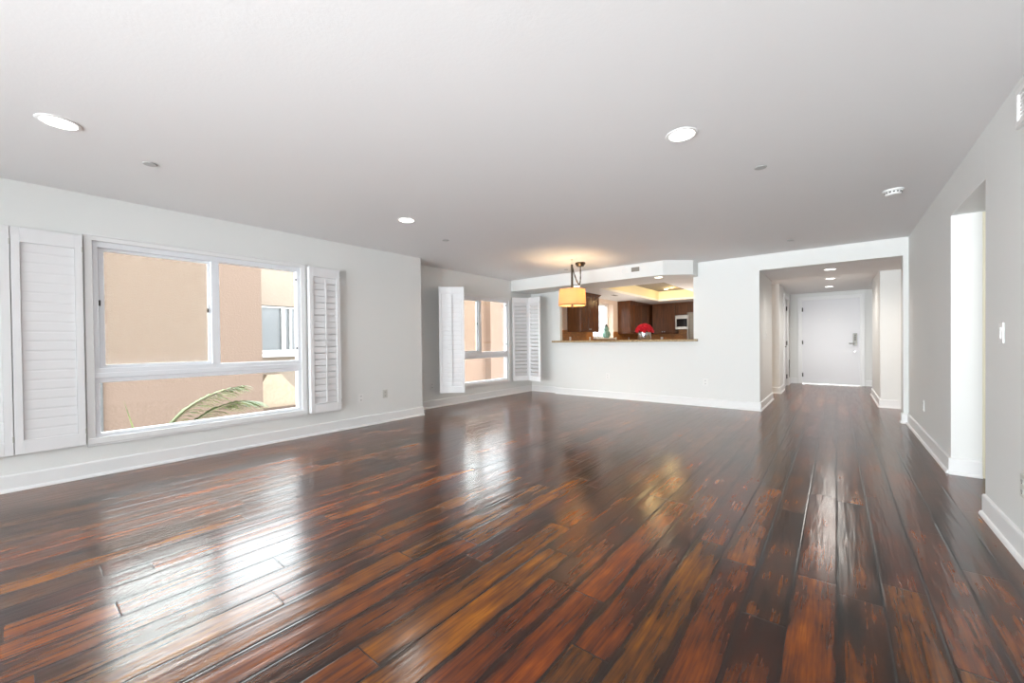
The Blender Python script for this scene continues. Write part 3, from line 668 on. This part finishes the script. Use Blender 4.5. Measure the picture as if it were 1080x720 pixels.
# ------------------------------------------------------------------ outside: neighbouring building, palm, yard
tag(box(-16, -14, -3.7, XM - .2, 26, -3.5).build('yard', M['soil']), 'paved yard between the buildings', 'ground', kind='structure')
TOP = 3.0
BX, BR = -10.5, -12.6                        # street face and set-back face of the neighbouring building
r = thing('neighbor_building', (BX, 3.0, -3.5), 'tan stucco building outside the windows', 'building')
def nb(mb, name, m, bevel=0, parent=None):
    o = mb.build(name, m, parent or r, bevel)
    for v in o.data.vertices: v.co -= Vector((BX, 3.0, -3.5))
    return o
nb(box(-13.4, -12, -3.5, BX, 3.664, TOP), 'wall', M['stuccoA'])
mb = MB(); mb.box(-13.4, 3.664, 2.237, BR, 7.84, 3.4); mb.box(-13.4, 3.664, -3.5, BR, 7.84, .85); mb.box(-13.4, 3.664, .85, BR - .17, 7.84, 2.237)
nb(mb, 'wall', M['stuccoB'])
y0, y1, z0, z1 = 4.2, 6.02, .893, 2.209
wf = MB(); wf.box(BR - .08, y0, z0, BR + .04, y0 + .07, z1); wf.box(BR - .08, y0, z1 - .04, BR + .04, y1, z1); wf.box(BR - .08, y0, z0, BR + .04, y1, z0 + .07)
wf.box(BR - .08, 4.90, z0, BR + .04, 5.005, z1); wf.box(BR - .08, 5.124, z0, BR + .03, 5.18, z1); wf.box(BR - .08, y1 - .07, z0, BR + .04, y1, z1)
wfo = nb(wf, 'window', M['extwhite'])
nb(box(BR - .07, y0 + .07, z0 + .07, BR - .04, y1 - .07, z1 - .04), 'pane', M['extglass'], 0, wfo)
nb(box(BR, 3.67, .767, BR + .17, 6.4, .879), 'ledge', M['extwhite'])
mt = Matrix(((0, 0, 1, 0), (1, 0, 0, 0), (0, 1, 0, 0), (0, 0, 0, 1)))
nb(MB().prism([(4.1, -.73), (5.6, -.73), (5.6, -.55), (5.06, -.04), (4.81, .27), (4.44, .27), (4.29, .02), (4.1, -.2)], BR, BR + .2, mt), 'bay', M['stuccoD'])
nb(box(BR, 3.67, -.87, BR + .4, 6.4, -.66), 'ledge', M['brownledge'])
nb(MB().tube([(BX + .04, .985, -3.4), (BX + .04, .985, TOP)], .028), 'downpipe', M['pipe'])
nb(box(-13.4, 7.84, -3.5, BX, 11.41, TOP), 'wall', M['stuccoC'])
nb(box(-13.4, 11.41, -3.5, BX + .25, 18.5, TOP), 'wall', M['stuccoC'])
# palm: trunk and fronds rising past the sill of the large window
PX, PY = -6.35, 1.02
r = thing('palm_tree', (PX, PY, -3.5), 'green palm whose frond tips show at the bottom of the large window', 'palm')
MB().tube([(0, 0, 0), (.03, .02, 1.2), (.0, .0, 2.3), (0, 0, 3.1)], [.14, .11, .10, .07], 12).build('trunk', M['trunk'], r, 0, True)
def frond(ctrl, ln, wid, nl=26, droop=.5, start=.25):
    """ctrl: quadratic curve from crown; leaflets hang from both sides"""
    p0, p1, p2 = [Vector(c) for c in ctrl]
    P = lambda u: p0 * (1 - u) ** 2 + p1 * 2 * u * (1 - u) + p2 * u * u
    rib = MB().tube([P(k / 14) for k in range(15)], [.016 * (1 - .85 * k / 14) for k in range(15)], 6).build('frond', M['frondrib'], r)
    mb = MB()
    for k in range(nl):
        u = start + (1 - start) * k / (nl - 1); p = P(u); d = (P(min(u + .02, 1)) - P(u - .02)).normalized(); side = d.cross(Vector((0, 0, 1))).normalized()
        l = ln * (.45 + .75 * math.sin(PI * min(1, (u - start) / (1 - start) * .8 + .15)))
        for s in (-1, 1):
            dr = (side * s * .75 + d * .75 + Vector((0, 0, .12 + random.uniform(-.1, .1)))).normalized(); wv = dr.cross(Vector((0, 0, 1))).normalized() * wid
            q = [p + dr * l * a + Vector((0, 0, -droop * l * a * a)) for a in (0, .35, .7, 1)]
            mb.add([q[0] - wv * .4, q[0] + wv * .4, q[1] + wv, q[2] + wv * .8, q[3], q[2] - wv * .8, q[1] - wv], [(0, 1, 2, 6), (6, 2, 3, 5), (5, 3, 4)])
    mb.build('leaflets', M['frond'], rib)
z_ = lambda q: q + 3.5
frond([(0, .0, z_(-.2)), (0.0, .18, z_(.45)), (-.02, .92, z_(.56))], .34, .015, 44)
frond([(0, .0, z_(-.25)), (.08, .55, z_(.50)), (.05, 1.10, z_(.33))], .30, .015, 44)
frond([(0, -.05, z_(-.3)), (-.15, -.2, z_(.0)), (-.3, -.75, z_(-.35))], .26, .012)
frond([(0, .0, z_(-.3)), (-.4, .2, z_(.05)), (-.75, .3, z_(-.4))], .26, .012)
MB().tube([(0, -.02, z_(-.3)), (.0, -.16, z_(.15)), (.0, -.24, z_(.50))], [.012, .010, .001], 6).build('spear_leaf', M['frond'], r)

# corridor lamp, inferred from its warm light; passage lamp, added unseen as fill
recessed(1.7, 8.1, HB, 'ceiling light in the side corridor of the hall', .085, 45, (1, .76, .58), group='lights in the side corridors')
recessed(1.6, 3.9, H, 'added unseen ceiling light in the passage behind the right opening', .085, 14, (1, .9, .75), group='lights in the side corridors')
